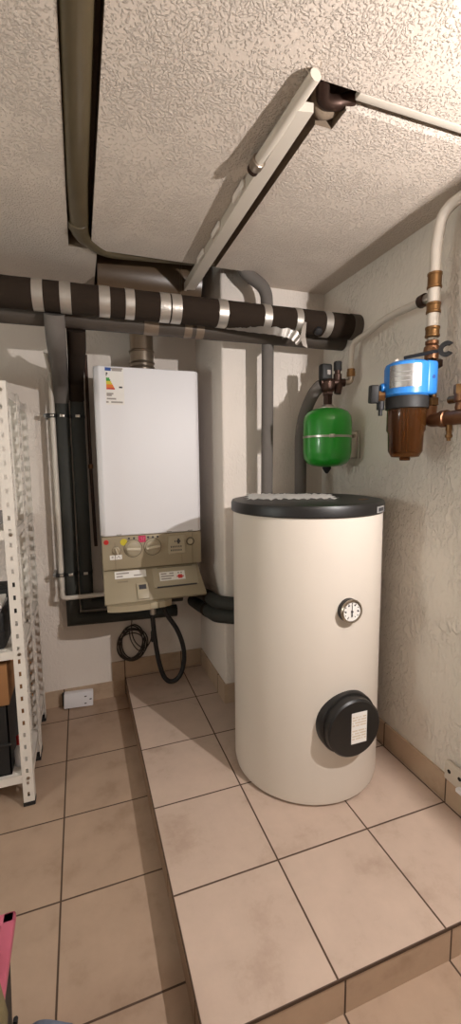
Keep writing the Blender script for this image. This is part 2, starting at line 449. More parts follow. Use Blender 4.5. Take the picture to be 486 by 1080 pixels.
# grey badge on the lid rim
bm = MB(); A = []
for a in range(7):
    an = R(-66 + a*2.6); A.append((an))
def arcplate(mb, cx, cy, r, th, a0, a1, z0, z1, n=8):
    P = []
    for i in range(n+1):
        an = a0+(a1-a0)*i/n; P.append((cx+r*math.cos(an), cy+r*math.sin(an)))
    for i in range(n, -1, -1):
        an = a0+(a1-a0)*i/n; P.append((cx+(r+th)*math.cos(an), cy+(r+th)*math.sin(an)))
    return mb.prism(P, 'z', z0, z1)
b = MB(); arcplate(b, TX, TY, TR+.0065, .002, R(-64), R(-51), 1.163, 1.185); bd = obj('badge', b, M['greyplast'], lid); bd['label'] = 'grey badge on the lid rim'
b = MB(); arcplate(b, TX, TY, TR+.0087, .0006, R(-62), R(-53), 1.168, 1.180); obj('badge_print', b, M['ink'], lid)
b = MB(); b.box((.80, .60, 1.1975), (.845, .62, 1.1995), rot=Matrix.Rotation(R(25), 4, 'Z')); obj('lid_print', b, M['copper'], lid)['label'] = 'small reddish print on the lid'
# thermometer
g = (TX+.004, TY-TR, .84)
b = MB(); b.lathe([(.036, -.012), (.041, 0), (.041, .02), (.039, .025), (.034, .0205), (0, .0205)], g, (0, -1, 0), 40); th = obj('thermometer', b, M['black'], t)
th['label'] = 'round thermometer with black rim and white dial'
b = MB(); b.lathe([(.041, .018), (.0415, .022), (.039, .0265), (.0345, .0265), (.0345, .0212)], g, (0, -1, 0), 40, cap=False); obj('bezel', b, M['steeld'], th)
bm = bmesh.new(); c0 = Vector((g[0], g[1]-.0222, g[2]))
def dialpt(r, a): return c0 + Vector((r*math.sin(a), 0, r*math.cos(a)))
nseg = 48; rr = [0, .008, .021, .026, .030, .0335]
rings = [[bm.verts.new(dialpt(r, 2*PI*i/nseg)) for i in range(nseg)] if r else [bm.verts.new(c0)] for r in rr]
for k in range(len(rr)-1):
    for i in range(nseg):
        j = (i+1) % nseg
        f = bm.faces.new((rings[k][0], rings[k+1][i], rings[k+1][j]) if k == 0 else (rings[k][i], rings[k+1][i], rings[k+1][j], rings[k][j]))
        lower = 20 <= i <= 27
        f.material_index = 1 if (k == 3 and i % 4 == 0 and not lower) or (k == 2 and i % 8 in (3, 4) and not lower) else 0
obj('dial', bm, [M['paper'], M['ink']], th, smooth=False)
b = MB(); b.prism([(g[0]-.0012, g[2]-.004), (g[0]+.0012, g[2]-.004), (g[0]+.0006, g[2]+.027), (g[0]-.0006, g[2]+.027)], 'y', g[1]-.0245, g[1]-.0238)
b.prism([(g[0]-.003, g[2]-.018), (g[0]+.003, g[2]-.018), (g[0]+.0015, g[2]), (g[0]-.0015, g[2])], 'y', g[1]-.0245, g[1]-.0238)
b.lathe([(.004, .022), (.004, .026), (0, .027)], g, (0, -1, 0), 16)
obj('needle', b, M['ink'], th)
# inspection flange with cap
fc = (TX+.008, TY-TR+.035, .432)
b = MB(); b.lathe([(.113, -.01), (.113, .045), (.111, .05), (.104, .052), (.104, .08), (.098, .086), (.06, .0885), (0, .089)], fc, (0, -1, 0), 64); fl = obj('flange_cap', b, M['black'], t)
fl['label'] = 'black round inspection cap low on the tank'
rows = ['w'*18]
for k in range(11):
    rows.append('w' + ''.join('ow'[random.random() < .12] if k not in (0, 5, 10) else 'w' for _ in range(16)) + 'w'); rows.append('w'*18)
picture('flange_label', rows, dict(w=M['paper'], o=M['cream']), (fc[0]-.018, fc[1]-.0895, fc[2]+.062), (.062, 0, 0), (0, 0, -.112), fl)

# crumpled white cloth on the lid
def rag(cx, cy, z):
    bm = bmesh.new(); nx, ny = 36, 14; P = []
    rn = random.Random(5)
    hgt = [[rn.random() for _ in range(ny+2)] for _ in range(nx+2)]
    ax = Vector((.92, -.40, 0)).normalized(); ay = Vector((.40, .92, 0)).normalized()
    for i in range(nx+1):
        row = []
        for j in range(ny+1):
            u = i/nx-.5; v = j/ny-.5
            e = .008*math.sin(i*1.7+.5)*(abs(v) > .3) + .010*math.sin(i*.5)
            p = Vector((cx, cy, 0)) + ax*(u*.34+.012*math.sin(j*1.3)*(abs(u) > .4)) + ay*(v*(.27-.12*max(0, u)) + e)
            row.append(bm.verts.new((p.x, p.y, z + .002 + .004*hgt[i][j] + .004*math.sin(i*.9+j*.6)**2)))
        P.append(row)
    for i in range(nx):
        for j in range(ny): bm.faces.new((P[i][j], P[i+1][j], P[i+1][j+1], P[i][j+1]))
    r = bmesh.ops.solidify(bm, geom=list(bm.faces), thickness=.0012)
    return bm
tag(obj('cloth', rag(.60, .79, 1.2), M['cloth'], angle=180), 'crumpled white cloth lying flat on the black tank lid', 'cloth')

# ------------------------------------------------------------------ wall-hung boiler
BY = 1.32; X0, X1 = -.112, .378
t = thing('gas_boiler', (.133, 1.5, .62), 'white wall-hung gas boiler with beige control panel in the recess', 'boiler')
b = MB(); b.box((X0+.01, BY+.02, .86), (X1-.012, YB-.002, 1.765), .006); obj('casing', b, M['enamel'], t)
b = MB(); b.box((X0+.012, BY+.064, .70), (X1-.014, YB-.002, .86), .004); obj('gap_shadow_backing', b, M['blackm'], t)  # black backing added so the gap above the flap reads as shadow
# front cover with bevelled left and right edges
b = MB(); b.prism([(X0, BY+.06), (X0, BY+.022), (X0+.022, BY), (X1-.018, BY), (X1, BY+.018), (X1, BY+.06)], 'z', 1.0, 1.785)
bmesh.ops.bevel(b.bm, geom=[e for e in b.bm.edges if min(v.co.y for v in e.verts) < BY+.03], offset=.006, segments=3, profile=.5, affect='EDGES')
cov = obj('front_cover', b, M['enamel'], t)
cov['label'] = 'plain white front cover'
# fasteners along the lower edge of the cover
for x in (-.03, .212, .318):
    b = MB(); b.box((x-.012, BY-.0012, 1.004), (x+.012, BY+.001, 1.008), .0005); obj('clip', b, M['greyplast'], cov)
# energy label (top left)
rows = []
def put(w, *segs):
    r = ['w']*w
    for s0, s1, ch in segs:
        for k in range(s0, s1): r[k] = ch
    rows.append(''.join(r))
put(22, (0, 7, 'B'), (7, 21, 'b')); put(22, (0, 7, 'B'), (8, 20, 'p')); put(22)
put(22, (1, 3, 'k')); put(22, (1, 2, 'k')); put(22)
for k, ch in enumerate(('g', 'g', 'y', 'y', 'o', 'o', 'r')): put(22, (1, 5+k, ch)) if k != 5 else put(22, (1, 5+k, ch), (16, 20, 'k'))
put(22); put(22); put(22, (1, 9, 'p')); put(22, (1, 7, 'p')); put(22); put(22, (1, 12, 'p')); put(22); put(22, (0, 3, 'p'), (6, 20, 'p')); put(22)
picture('energy_label', rows, dict(w=M['paper'], B=M['bluep'], b=M['inkl'], p=M['inkl'], k=M['ink'], g=M['greenp'], y=M['yellow'], o=M['orange'], r=M['red']),
        (X0+.050, BY-.0004, 1.778), (.082, 0, 0), (0, 0, -.165), cov)
# control panel
PZ0, PZ1 = .835, .998
b = MB(); b.box((X0+.002, BY+.004, PZ0), (X1-.002, BY+.06, PZ1), .006); pan = obj('control_panel', b, M['beige'], t)
b = MB(); b.box((X0+.06, BY+.0025, PZ0+.002), (X0+.062, BY+.006, PZ1-.03)); obj('panel_joint', b, M['beiged'], pan)
b = MB(); b.box((X1-.05, BY+.0025, PZ0+.002), (X1-.048, BY+.006, PZ1-.005)); obj('panel_joint', b, M['beiged'], pan)
b = MB(); b.lathe([(.012, 0), (.011, .003), (0, .004)], (X0+.022, BY+.004, .972), (0, -1, 0), 20); obj('red_button', b, M['red'], pan)['label'] = 'small red button'
def knob(x, z, r, ang, ring=True):
    b = MB(); b.lathe([(r*1.22, 0), (r*1.2, .003), (r, .004), (r*.96, .014), (r*.85, .016), (0, .016)], (x, BY+.004, z), (0, -1, 0), 36); k = obj('knob', b, M['beigel'], pan)
    b = MB(); b.box((x-r*.95, BY-.026, z-r*.15), (x+r*.95, BY-.011, z+r*.15), .0015, rot=Matrix.Rotation(ang, 4, 'Y')); obj('grip', b, M['beigeh'], k)
    b = MB(); b.lathe([(r*1.28, 0), (r*1.28, .002), (r*1.2, .0025)], (x, BY+.004, z), (0, -1, 0), 36); obj('scale_ring', b, M['ring'], k)
knob(X0+.146, .935, .034, R(4)); knob(X0+.240, .937, .034, R(-8)); knob(X0+.067, .93, .016, R(70))
b = MB(); b.lathe([(.017, 0), (.016, .002), (0, .0025)], (X0+.103, BY+.004, .968), (0, -1, 0), 24); obj('sticker', b, M['yellow'], pan)['label'] = 'round yellow-green sticker'
rows = ['mmmmmmmmm', 'mwmwwmwwm', 'mmmmwmwmm', 'mwmmwmwmm', 'mmmmmmmmm']
picture('sticker', rows, dict(m=M['magenta'], w=M['pink']), (X0+.172, BY+.0038, .994), (.036, 0, 0), (0, 0, -.032), pan)['label'] = 'magenta sticker with pale figures'
rows = ['wwwwwwwwwwwwww', 'wwkkwwkwwkkwww', 'wwkwkwkwkwwkww', 'wwwwwwwwwwwwww']
picture('sticker', rows, dict(w=M['paper'], k=M['inkl']), (X0+.036, BY+.0038, .908), (.056, 0, 0), (0, 0, -.022), pan)['label'] = 'small white paper sticker'
for x in (X0+.128, X0+.152, X0+.220, X0+.243, X0+.266):
    b = MB(); b.lathe([(.0055, 0), (.005, .0015), (0, .002)], (x, BY+.004, .984), (0, -1, 0), 12); obj('indicator', b, M['ink'], pan)
# timer module on the right of the panel
b = MB(); b.box((X0+.318, BY-.004, .892), (X0+.404, BY+.006, .984), .004); tm = obj('timer_module', b, M['beigel'], pan)
rows = ['bbbbbbbbbbbbbbb', 'bbbbbbbbkkbbbbb', 'bbbbbkbkkkkbbbb', 'bbbbbbbbkkbbbbb', 'bbbbbbbbbbbbbbb', 'bkbkbkbkbkbkbbb', 'bbbbbbbbbbbbbbb', 'bkbkbkbkbkbkbbb', 'bbbbbbbbbbbbbbb']
picture('timer_keys', rows, dict(b=M['beigel'], k=M['ink']), (X0+.324, BY-.0045, .978), (.074, 0, 0), (0, 0, -.080), tm)
b = MB(); b.lathe([(.021, 0), (.020, .006), (.016, .007), (.015, .003), (0, .003)], (X0+.430, BY+.004, .950), (0, -1, 0), 32, cap=False); ga = obj('pressure_gauge', b, M['ring'], pan)
b = MB(); b.lathe([(.015, .0035), (0, .0045)], (X0+.430, BY+.004, .950), (0, -1, 0), 24); obj('dial', b, M['beigel'], ga)
b = MB(); b.box((X0+.385, BY+.003, .846), (X0+.387, BY+.006, .886)); obj('panel_joint', b, M['beiged'], pan)
# tilted lower flap, wider at its foot
def flap():
    bm = bmesh.new(); y0, y1 = 1.352, 1.245
    v = [bm.verts.new(p) for p in ((X0+.004, y0, .832), (X1-.02, y0, .832), (X1+.005, y1+.005, .690), (X0, y1+.005, .690),
                                   (X0+.004, y0+.07, .832), (X1-.02, y0+.07, .832), (X1+.005, y1+.03, .676), (X0, y1+.03, .676))]
    for q in ((0, 1, 2, 3), (4, 5, 6, 7), (0, 1, 5, 4), (1, 2, 6, 5), (2, 3, 7, 6), (3, 0, 4, 7)): bm.faces.new([v[i] for i in q])
    bmesh.ops.recalc_face_normals(bm, faces=bm.faces)
    bmesh.ops.bevel(bm, geom=list(bm.edges), offset=.006, segments=2, profile=.5, affect='EDGES')
    return bm
fp = obj('lower_flap', flap(), M['beige'], t); fp['label'] = 'tilted beige lower flap'
ux = Vector((1, 0, 0)); dn = Vector((0, -.102, -.142)); L = dn.length; dn.normalize(); fn = Vector((0, -.142, .102)).normalized()
def onflap(x, d, h=0): return Vector((X0+x, 1.352, .832)) + dn*d + fn*h
def flapbox(name, x0, x1, d0, d1, h, m, par, bev=.002):
    c = onflap((x0+x1)/2, (d0+d1)/2, h/2); rot = Matrix((ux, -dn, -fn)).transposed().to_4x4()
    b = MB(); hx, hy = (x1-x0)/2, (d1-d0)/2
    b.box(c-Vector((hx, hy, abs(h)/2)), c+Vector((hx, hy, abs(h)/2)), bev, 2, rot); return obj(name, b, m, par)
rows = ['wwwwwwwwwwwwwwwwwwww', 'wkkkkkkkkwwwwwwwwwww', 'wwwwwwwwwwwwwwwwwwww', 'wkkkkwwwwwwwkkkkkwww', 'wwwwwwwwwwwwwwwwwwww']
picture('paper_label', rows, dict(w=M['paper'], k=M['inkl']), onflap(.055, .014, .0008), ux*.150, dn*.038, fp)
flapbox('handle_line', .065, .115, .066, .070, .002, M['beiged'], fp, .0008)
flapbox('flap_cover', .235, .46, .012, .118, .004, M['beigel'], fp)
flapbox('cover_slot', .25, .45, .113, .119, .006, M['ink'], fp, .0008)
flapbox('cover_slot', .262, .44, .014, .018, .006, M['beiged'], fp, .0008)
rows = ['wwwwwwwwwwwwwwwwww', 'wkkkkwwkkkwwwkwkww', 'wwwwwwwwwwwwwwwwww', 'wkkkkkkkkkwwwrrrww', 'wwwwwwwwwwwwrrrrrw', 'wkkkkkkkwwwwwrrrww', 'wwwwwwwwwwwwwwwwww']
picture('warning_label', rows, dict(w=M['paper'], k=M['inkl'], r=M['red']), onflap(.268, .04, .0052), ux*.128, dn*.046, fp)
# lip at the foot of the flap with a switch tab
def lip():
    P = []
    for k in range(21):
        u = k/20; P.append((X0+.01+u*.30, 1.235-.03*math.sin(u*PI)**.7))
    return P + [(X0+.31, 1.30), (X0+.01, 1.30)]
b = MB(); b.prism(lip(), 'z', .660, .688); lp = obj('lip', b, M['beige'], t)
for x in (.205, .245): 
    b = MB(); b.box((X0+x, 1.203, .664), (X0+x+.028, 1.23, .692), .002); obj('lip_tab', b, M['beigel'], lp)
flapbox('switch_tab', .152, .206, .085, .165, .010, M['beigel'], fp)
flapbox('switch', .162, .197, .095, .118, .0115, M['ink'], fp, .001)

# flue pipe on top of the boiler
FX, FY = .132, 1.5
t = thing('flue_pipe', (FX, FY, 1.79), 'short shiny metal flue pipe rising from the top of the white boiler', 'flue')
b = MB(); b.lathe([(.058, 0), (.058, .28), (.056, .285)], (FX, FY, 1.787), n=40); obj('pipe', b, M['steeld'], t)
for z in (1.80, 1.822, 1.844, 1.90):
    b = MB(); b.lathe([(.058, -.006), (.062, -.004), (.064, 0), (.062, .004), (.058, .006)], (FX, FY, z), n=40); obj('ring', b, M['steeld'], t)
t = thing('flue_duct', (.13, 1.46, 2.05), 'dark sheet metal flue duct lying in the ceiling opening above the boiler', 'duct')
b = MB(); b.lathe([(.155, 0), (.155, .48)], (-.075, 1.47, 2.235), (1, 0, 0), 48); obj('duct_shell', b, M['duct'], t)
b = MB(); b.lathe([(.155, -.006), (.159, -.004), (.159, .004), (.155, .006)], (.30, 1.47, 2.235), (1, 0, 0), 48); obj('seam_ring', b, M['duct'], t)

# ------------------------------------------------------------------ insulated pipes across the room
def bigpipe(name, a, bb, r, m, bands, mb, label, endcap=None):
    a, bb = Vector(a), Vector(bb); d = (bb-a); dn_ = d.normalized()
    t = thing(name, (a+bb)/2, label, 'pipe')
    b = MB()
    n = 60; prof = []
    rnd = random.Random(len(name))
    for k in range(n+1): prof.append((r*(1+.018*(rnd.random()-.5)), d.length*k/n))
    b.lathe(prof, a, d, 48); obj('insulation', b, m, t, angle=60)
    for x0, x1 in bands:
        s0 = (x0-a.x)/dn_.x; s1 = (x1-a.x)/dn_.x
        b = MB(); b.lathe([(r*.97, s0), (r*1.03, s0+.0005), (r*1.035, (s0+s1)/2), (r*1.03, s1-.0005), (r*.97, s1)], a, d, 48); obj('tape_band', b, mb, t)
    return t
BP0, BP1 = Vector((XL+.01, 1.0, 1.942)), Vector((XR-.002, .945, 1.938))
t = bigpipe('insulated_pipe', BP0, BP1, .052, M['foam'],
    [(-.318, -.282), (-.228, -.19), (-.095, -.056), (-.002, .032), (.126, .165), (.17, .209), (.356, .395), (.548, .582), (.693, .724), (.832, .866)], M['tape'],
    'thick black foam-wrapped pipe with silver tape bands crossing in front of the boiler')
b = MB(); b.cyl(BP1-Vector((.042, 0, 0)), BP1, .0545, 48); obj('end_collar', b, M['foamb'], t)['label'] = 'brown collar at the wall end'
# torn tape hanging under the pipe
bm = bmesh.new(); A = spline([(.40, .945, 1.896), (.50, .93, 1.893), (.60, .912, 1.893), (.68, .90, 1.885), (.715, .895, 1.855)], 8); B = spline([(.40, .965, 1.884), (.50, .95, 1.876), (.60, .925, 1.866), (.66, .91, 1.853), (.690, .90, 1.826)], 8)
va = [bm.verts.new(p+Vector((0, 0, .003*math.sin(i*1.3)))) for i, p in enumerate(A)]; vb = [bm.verts.new(p+Vector((0, .003*math.sin(i*1.9), 0))) for i, p in enumerate(B)]
for i in range(len(va)-1): bm.faces.new((va[i], va[i+1], vb[i+1], vb[i]))
bmesh.ops.solidify(bm, geom=list(bm.faces), thickness=.001)
obj('torn_tape', bm, M['tape'], t)['label'] = 'strip of torn silver tape hanging loose'
bm = bmesh.new(); pts = [(.700, .893, 1.858), (.722, .901, 1.925), (.732, .897, 1.92), (.722, .888, 1.862), (.735, .891, 1.815), (.715, .895, 1.825)]
bm.faces.new([bm.verts.new(p) for p in pts]); bmesh.ops.solidify(bm, geom=list(bm.faces), thickness=.0015); obj('torn_tape', bm, M['tape'], t)
b = MB(); b.lathe([(.018, 0), (.019, .014), (.014, .024), (0, .027)], (.80, .925, 1.905), (-.2, -.8, -.6), 20); obj('plug', b, M['rubber'], t)['label'] = 'black rubber plug'

t = bigpipe('insulated_pipe', (XL+.01, 1.095, 1.908), (XR-.002, 1.055, 1.908), .043, M['foamb'], [(.08, .139), (.244, .277), (.294, .328)], M['tapeb'],
    'thinner brown-wrapped pipe running behind and below the black one with tape bands')

# the two branches that drop to the boiler feed
def feed(pts, r, label, clamps, top, cx):
    t = thing('feed_pipe', (pts[3][0], pts[3][1], pts[3][2]), label, 'pipe', 'insulated feed pipes left of the boiler')
    b = MB(); b.tube(pts[:4], r*1.08, 24, .11, 10); obj('branch', b, top, t)['label'] = 'slanting upper branch'
    b = MB(); b.tube(pts[3:], r, 32, 0, mitre=True); obj('run', b, M['foamd'], t)
    for z in clamps:
        b = MB(); b.lathe([(r*.98, -.009), (r*1.06, -.008), (r*1.06, .008), (r*.98, .009)], (cx, 1.62, z), n=32); c = obj('clamp', b, M['blackm'], t)
        b = MB(); b.box((cx-.011, 1.62-r*1.06-.004, z-.007), (cx+.011, 1.62-r*1.02, z+.007), .002); obj('clamp_plate', b, M['steel'], c)
    return t
feed([(-.252, 1.0, 1.892), (-.252, 1.045, 1.815), (-.258, 1.56, 1.75), (-.261, 1.62, 1.66), (-.261, 1.62, .512), (.30, 1.62, .492)], .0335,
     'dark insulated feed pipe nearest the thin white pipe, turning right at its foot', (1.585, .768), M['foamg'], -.261)
feed([(-.178, 1.092, 1.868), (-.178, 1.13, 1.815), (-.186, 1.56, 1.765), (-.187, 1.62, 1.67), (-.187, 1.62, .592), (.335, 1.62, .578)], .0335,
     'dark insulated feed pipe between the boiler and the other feed pipe', (1.585, .768), M['foam'], -.187)
t = thing('copper_pipe', (-.132, 1.63, 1.2), 'thin brown copper pipe running down beside the left edge of the boiler', 'pipe')
b = MB(); b.tube([(-.135, 1.64, 1.90), (-.135, 1.64, 1.30), (-.128, 1.64, .90)], .009, 12, .05); obj('pipe', b, M['bronze'], t)
b = MB(); b.lathe([(.009, -.012), (.013, -.01), (.013, .01), (.009, .012)], (-.135, 1.64, 1.33), n=16); obj('coupling', b, M['copper'], t)
t = thing('white_pipe', (-.307, 1.64, .65), 'thin white plastic pipe down the wall left of the dark feed pipes', 'pipe')
b = MB(); b.tube([(-.312, 1.45, 1.86), (-.306, 1.60, 1.80), (-.308, 1.595, .69), (-.308, 1.56, .652), (-.095, 1.56, .652)], .012, 16, .025); obj('pipe', b, M['pipew'], t)
for z in (1.585, .768):
    b = MB(); b.box((-.335, 1.581, z-.010), (-.292, 1.61, z+.010), .004); c = obj('clip', b, M['blackm'], t)
    b = MB(); b.box((-.316, 1.577, z-.006), (-.299, 1.582, z+.006), .001); obj('clip_plate', b, M['steel'], c)
    b = MB(); b.cyl((-.338, 1.60, z), (-.338, YB, z), .011, 16); obj('clip_screw', b, M['greyplast'], c)
# pair of pipes bending round the pillar corner
for z, r, lab in ((.648, .034, 'upper of the two dark insulated pipes bending round the white pillar corner'), (.583, .036, 'lower of the two dark insulated pipes bending round the white pillar corner')):
    t = thing('corner_pipe', (.42, 1.3, z), lab, 'pipe', 'pipes round the pillar corner')
    dx = .0 if z > .6 else -.012
    b = MB(); b.tube([(.385, 1.55, z-.02), (.405+dx, 1.44, z-.012), (.432+dx, 1.22, z), (.50, 1.165, z), (.66, 1.165, z)], r, 24, .05, 8); obj('insulation', b, M['foamd'], t)
    b = MB(); b.lathe([(r*.98, -.014), (r*1.05, -.013), (r*1.05, .013), (r*.98, .014)], (.418+dx, 1.33, z-.006), (.027, -.22, .012), 24); obj('joint_band', b, M['foam'], t)

# grey pipe dropping into the rear of the tank
t = thing('grey_pipe', (.637, 1.105, 1.2), 'grey foam-covered pipe dropping straight from the ceiling opening behind the tank lid', 'pipe')
b = MB(); b.tube([(.49, 1.135, 2.27), (.545, 1.115, 2.18), (.632, 1.085, 2.11), (.638, 1.08, 1.95), (.637, 1.09, 1.2), (.637, 1.09, .36), (.637, 1.03, .36)], .0275, 24, .09, 10); obj('insulation', b, M['foamg'], t)
# grey pipe behind the green vessel
t = thing('grey_pipe', (.765, .97, 1.2), 'dark grey insulated pipe curving from the tank to the valve behind the green vessel', 'pipe')
b = MB(); b.tube(spline([(.800, 1.06, .50), (.800, 1.06, .9), (.798, 1.06, 1.2), (.798, 1.06, 1.32), (.798, 1.06, 1.45), (.806, 1.045, 1.55), (.822, 1.01, 1.63), (.838, .975, 1.672), (.848, .955, 1.68)], 8), .0275, 24, 0); obj('insulation', b, M['foamg'], t)

# ------------------------------------------------------------------ ceiling pipe, trunking and conduits
t = thing('ceiling_pipe', (-.155, .3, ZC-.04), 'dark glossy pipe sunk in a groove along the ceiling, bending right above the boiler', 'pipe')
b = MB(); b.tube([(-.150, -2.3, ZC+.022), (-.158, .7, ZC+.022), (-.150, 1.02, ZC+.022), (-.06, 1.135, ZC+.026), (.30, 1.145, ZC+.05), (.56, 1.145, ZC+.07)], .0345, 24, .14, 10); obj('pipe', b, M['pvc'], t)
for y in (.06, .95):
    b = MB(); b.lathe([(.0345, -.02), (.0375, -.018), (.0375, .018), (.0345, .02)], (-.156, y, ZC+.022), (0, 1, 0), 32); obj('socket', b, M['pvc'], t)

t = thing('cable_trunking', (.37, .7, ZC-.03), 'long white board hanging along the ceiling towards the boiler flue', 'trunking')
b = MB(); b.prism([(.318, ZC-.012), (.318, ZC-.034), (.360, ZC-.028), (.360, ZC-.008)], 'y', .21, 1.29); obj('board', b, M['pipewall'], t)
b = MB(); b.prism([(.308, ZC-.004), (.308, ZC-.038), (.3185, ZC-.038), (.3185, ZC-.004)], 'y', .42, 1.29); obj('side_rail', b, M['pipewall'], t)
for y in (.55, .78, .98):
    b = MB(); b.box((.298, y-.04, ZC-.030), (.309, y+.05, ZC-.006), .005); obj('plaster_dab', b, M['wall'], t)
t = thing('white_conduit', (.33, .25, ZC-.05), 'short painted pipe along the ceiling board, ending in a metal collar', 'pipe')
b = MB(); b.tube([(.322, .135, ZC-.016), (.3, .40, ZC-.032)], .0135, 20, 0); obj('pipe', b, M['pipewall'], t)
b = MB(); b.lathe([(.016, 0), (.019, .002), (.019, .022), (.016, .03)], (.301, .388, ZC-.031), (-.087, 1, -.08), 24); obj('collar', b, M['steeld'], t)
b = MB(); b.lathe([(.0165, 0), (.0165, .018)], (.299, .412, ZC-.0325), (-.087, 1, -.08), 24); obj('dark_sleeve', b, M['bronze'], t)
t = thing('ceiling_batten', (.75, .18, ZC), 'narrow painted strip in the ceiling groove running to the right wall', 'batten')
b = MB(); b.box((.452, .161, ZC-.001), (XR-.001, .182, ZC+.014), .003); obj('strip', b, M['pipewall'], t)
for k, (q, m) in enumerate((([(.36, .17, ZC+.02), (.39, .215, ZC+.012), (.43, .225, ZC+.02), (.47, .21, ZC+.03)], 'bronze'), ([(.36, .20, ZC+.03), (.40, .25, ZC+.015), (.445, .255, ZC+.03)], 'chase'))):
    b = MB(); b.tube(spline(q, 8), .016, 14, 0); tag(obj('buried_pipe', b, M[m]), ('brown pipe bend showing in the ceiling pocket', 'grey-brown sheathed pipe behind the brown bend in the ceiling pocket')[k], 'pipe')

# ------------------------------------------------------------------ green expansion vessel
VX, VY = .86, .93
t = thing('expansion_vessel', (VX, VY, 1.31), 'small green expansion vessel hanging above the tank lid', 'expansion vessel')
r = .106; prof = [(0, 1.318), (.03, 1.319), (.065, 1.324), (.088, 1.336), (.101, 1.356), (r, 1.385), (r, 1.515), (.101, 1.542), (.088, 1.560), (.062, 1.573), (.03, 1.578), (0, 1.579)]
b = MB(); b.lathe(prof, (VX, VY, 0), n=64); obj('shell', b, M['green'], t, angle=60)
b = MB(); b.lathe([(r-.001, 1.446), (r+.002, 1.447), (r+.002, 1.455), (r-.001, 1.456)], (VX, VY, 0), n=64); s = obj('strap', b, M['steel'], t)
b = MB(); b.box((VX-.05, VY-.105, 1.444), (VX-.025, VY-.090, 1.458), .002, rot=Matrix.Rotation(R(-25), 4, 'Z')); obj('strap_buckle', b, M['steel'], s)
b = MB(); b.lathe([(.018, 1.32), (.020, 1.312), (.006, 1.290), (0, 1.288)], (VX, VY, 0), n=20); obj('drain_cap', b, M['blackm'], t)
b = MB(); b.lathe([(.045, 1.573), (.045, 1.58), (.03, 1.583), (.026, 1.590), (.02, 1.592)], (VX, VY, 0), n=32); obj('neck_plate', b, M['steel'], t)
b = MB(); b.box((.955, .905, 1.36), (1.0, .935, 1.475), .003); b.box((.998, .895, 1.355), (XR-.001, .945, 1.48), .003); br = obj('wall_bracket', b, M['steel'], t)
b = MB(); b.cyl((.975, .90, 1.455), (.975, .888, 1.455), .008, 12); obj('bracket_bolt', b, M['steeld'], br)

# ------------------------------------------------------------------ safety valve group on top of the vessel
t = thing('safety_valve', (VX, VY, 1.592), 'dark bronze safety valve with black caps on top of the green vessel', 'valve')
b = MB(); b.lathe([(.02, 1.592), (.021, 1.60), (.021, 1.632), (.024, 1.634), (.024, 1.65), (.016, 1.652)], (VX, VY, 0), n=6); obj('union_nut', b, M['bronze'], t)
b = MB(); b.lathe([(.022, 1.645), (.030, 1.655), (.031, 1.69), (.024, 1.70), (.018, 1.705)], (VX, VY, 0), n=20); obj('valve_body', b, M['bronze'], t)
d1 = Vector((.96, -.28, 0)).normalized()
v0 = Vector((VX, VY, 1.688))
b = MB(); b.cyl(v0-d1*.032, v0+d1*.075, .017, 20); obj('cross_tube', b, M['bronze'], t)
b = MB(); b.box(v0+Vector((-.040, -.02, .008)), v0+Vector((.012, .02, .078)), .010, 3); k = obj('black_cap', b, M['blackm'], t)
b = MB(); b.box(v0+Vector((-.018, -.024, .03)), v0+Vector((-.002, -.019, .05)), .001); obj('cap_window', b, M['inkl'], k)
q = v0+d1*.042
b = MB(); b.lathe([(.013, 0), (.018, .012), (.018, .036), (.013, .04), (.014, .055)], q, n=20); obj('bonnet', b, M['bronze'], t)
b = MB(); b.lathe([(.018, .052), (.018, .086), (.015, .09), (0, .09)], q, n=10); obj('black_cap', b, M['blackm'], t)
q2 = v0+d1*.05
b = MB(); b.cyl(q2+Vector((0, 0, -.004)), q2+Vector((-.008, 0, -.048)), .018, 16, .016); obj('outlet', b, M['bronze'], t)
e = v0+d1*.102
b = MB(); b.tube([v0+d1*.07, e+Vector((0, 0, .004)), e+Vector((0, 0, .034))], .0135, 16, .02); obj('elbow', b, M['steeld'], t)

# ------------------------------------------------------------------ white supply pipe, tee and curved branch
PX, PY = .92, .401
t = thing('riser_pipe', (PX, PY, 1.75), 'white plastic riser pipe with brass press rings up the right wall', 'pipe')
b = MB(); b.tube([(PX, PY, 1.80), (PX, PY, 2.02), (.925, .385, 2.125), (.945, .28, 2.14), (.95, -.5, 2.14), (.95, -1.2, 2.14)], .0175, 20, .06, 10); obj('pipe', b, M['pipew'], t)
b = MB(); b.cyl((PX, PY, 1.75), (PX, PY, 1.925), .019, 24); obj('tee_sleeve', b, M['pipew'], t)
for z0, z1, m in ((1.895, 1.945, 'brass'), (1.818, 1.853, 'brass'), (1.743, 1.778, 'brass')):
    b = MB(); b.lathe([(.019, z0), (.023, z0+.002), (.023, z0+.008), (.0215, z0+.01), (.0215, z1-.01), (.023, z1-.008), (.023, z1-.002), (.019, z1)], (PX, PY, 0), n=28); obj('press_ring', b, M[m], t)
b = MB(); b.cyl((PX, PY, 1.875), (PX+.006, PY+.045, 1.877), .0155, 20); obj('tee_outlet', b, M['steel'], t)
b = MB(); b.lathe([(.015, 0), (.021, .002), (.021, .026), (.015, .028)], (PX+.005, PY+.040, 1.877), (.14, 1, .03), 24); obj('press_ring', b, M['bronze'], t)
ee = e+Vector((0, 0, .03))
t = thing('branch_pipe', ee, 'thin white pipe curving from the brass riser down to the safety valve', 'pipe')
b = MB(); b.tube(spline([ee, ee+Vector((-.002, .0, .075)), ee+Vector((-.004, -.02, .13)), (.955, .80, 1.865), (.945, .66, 1.885), (PX+.008, PY+.055, 1.878)], 10), .0135, 16, 0); obj('pipe', b, M['pipew'], t)
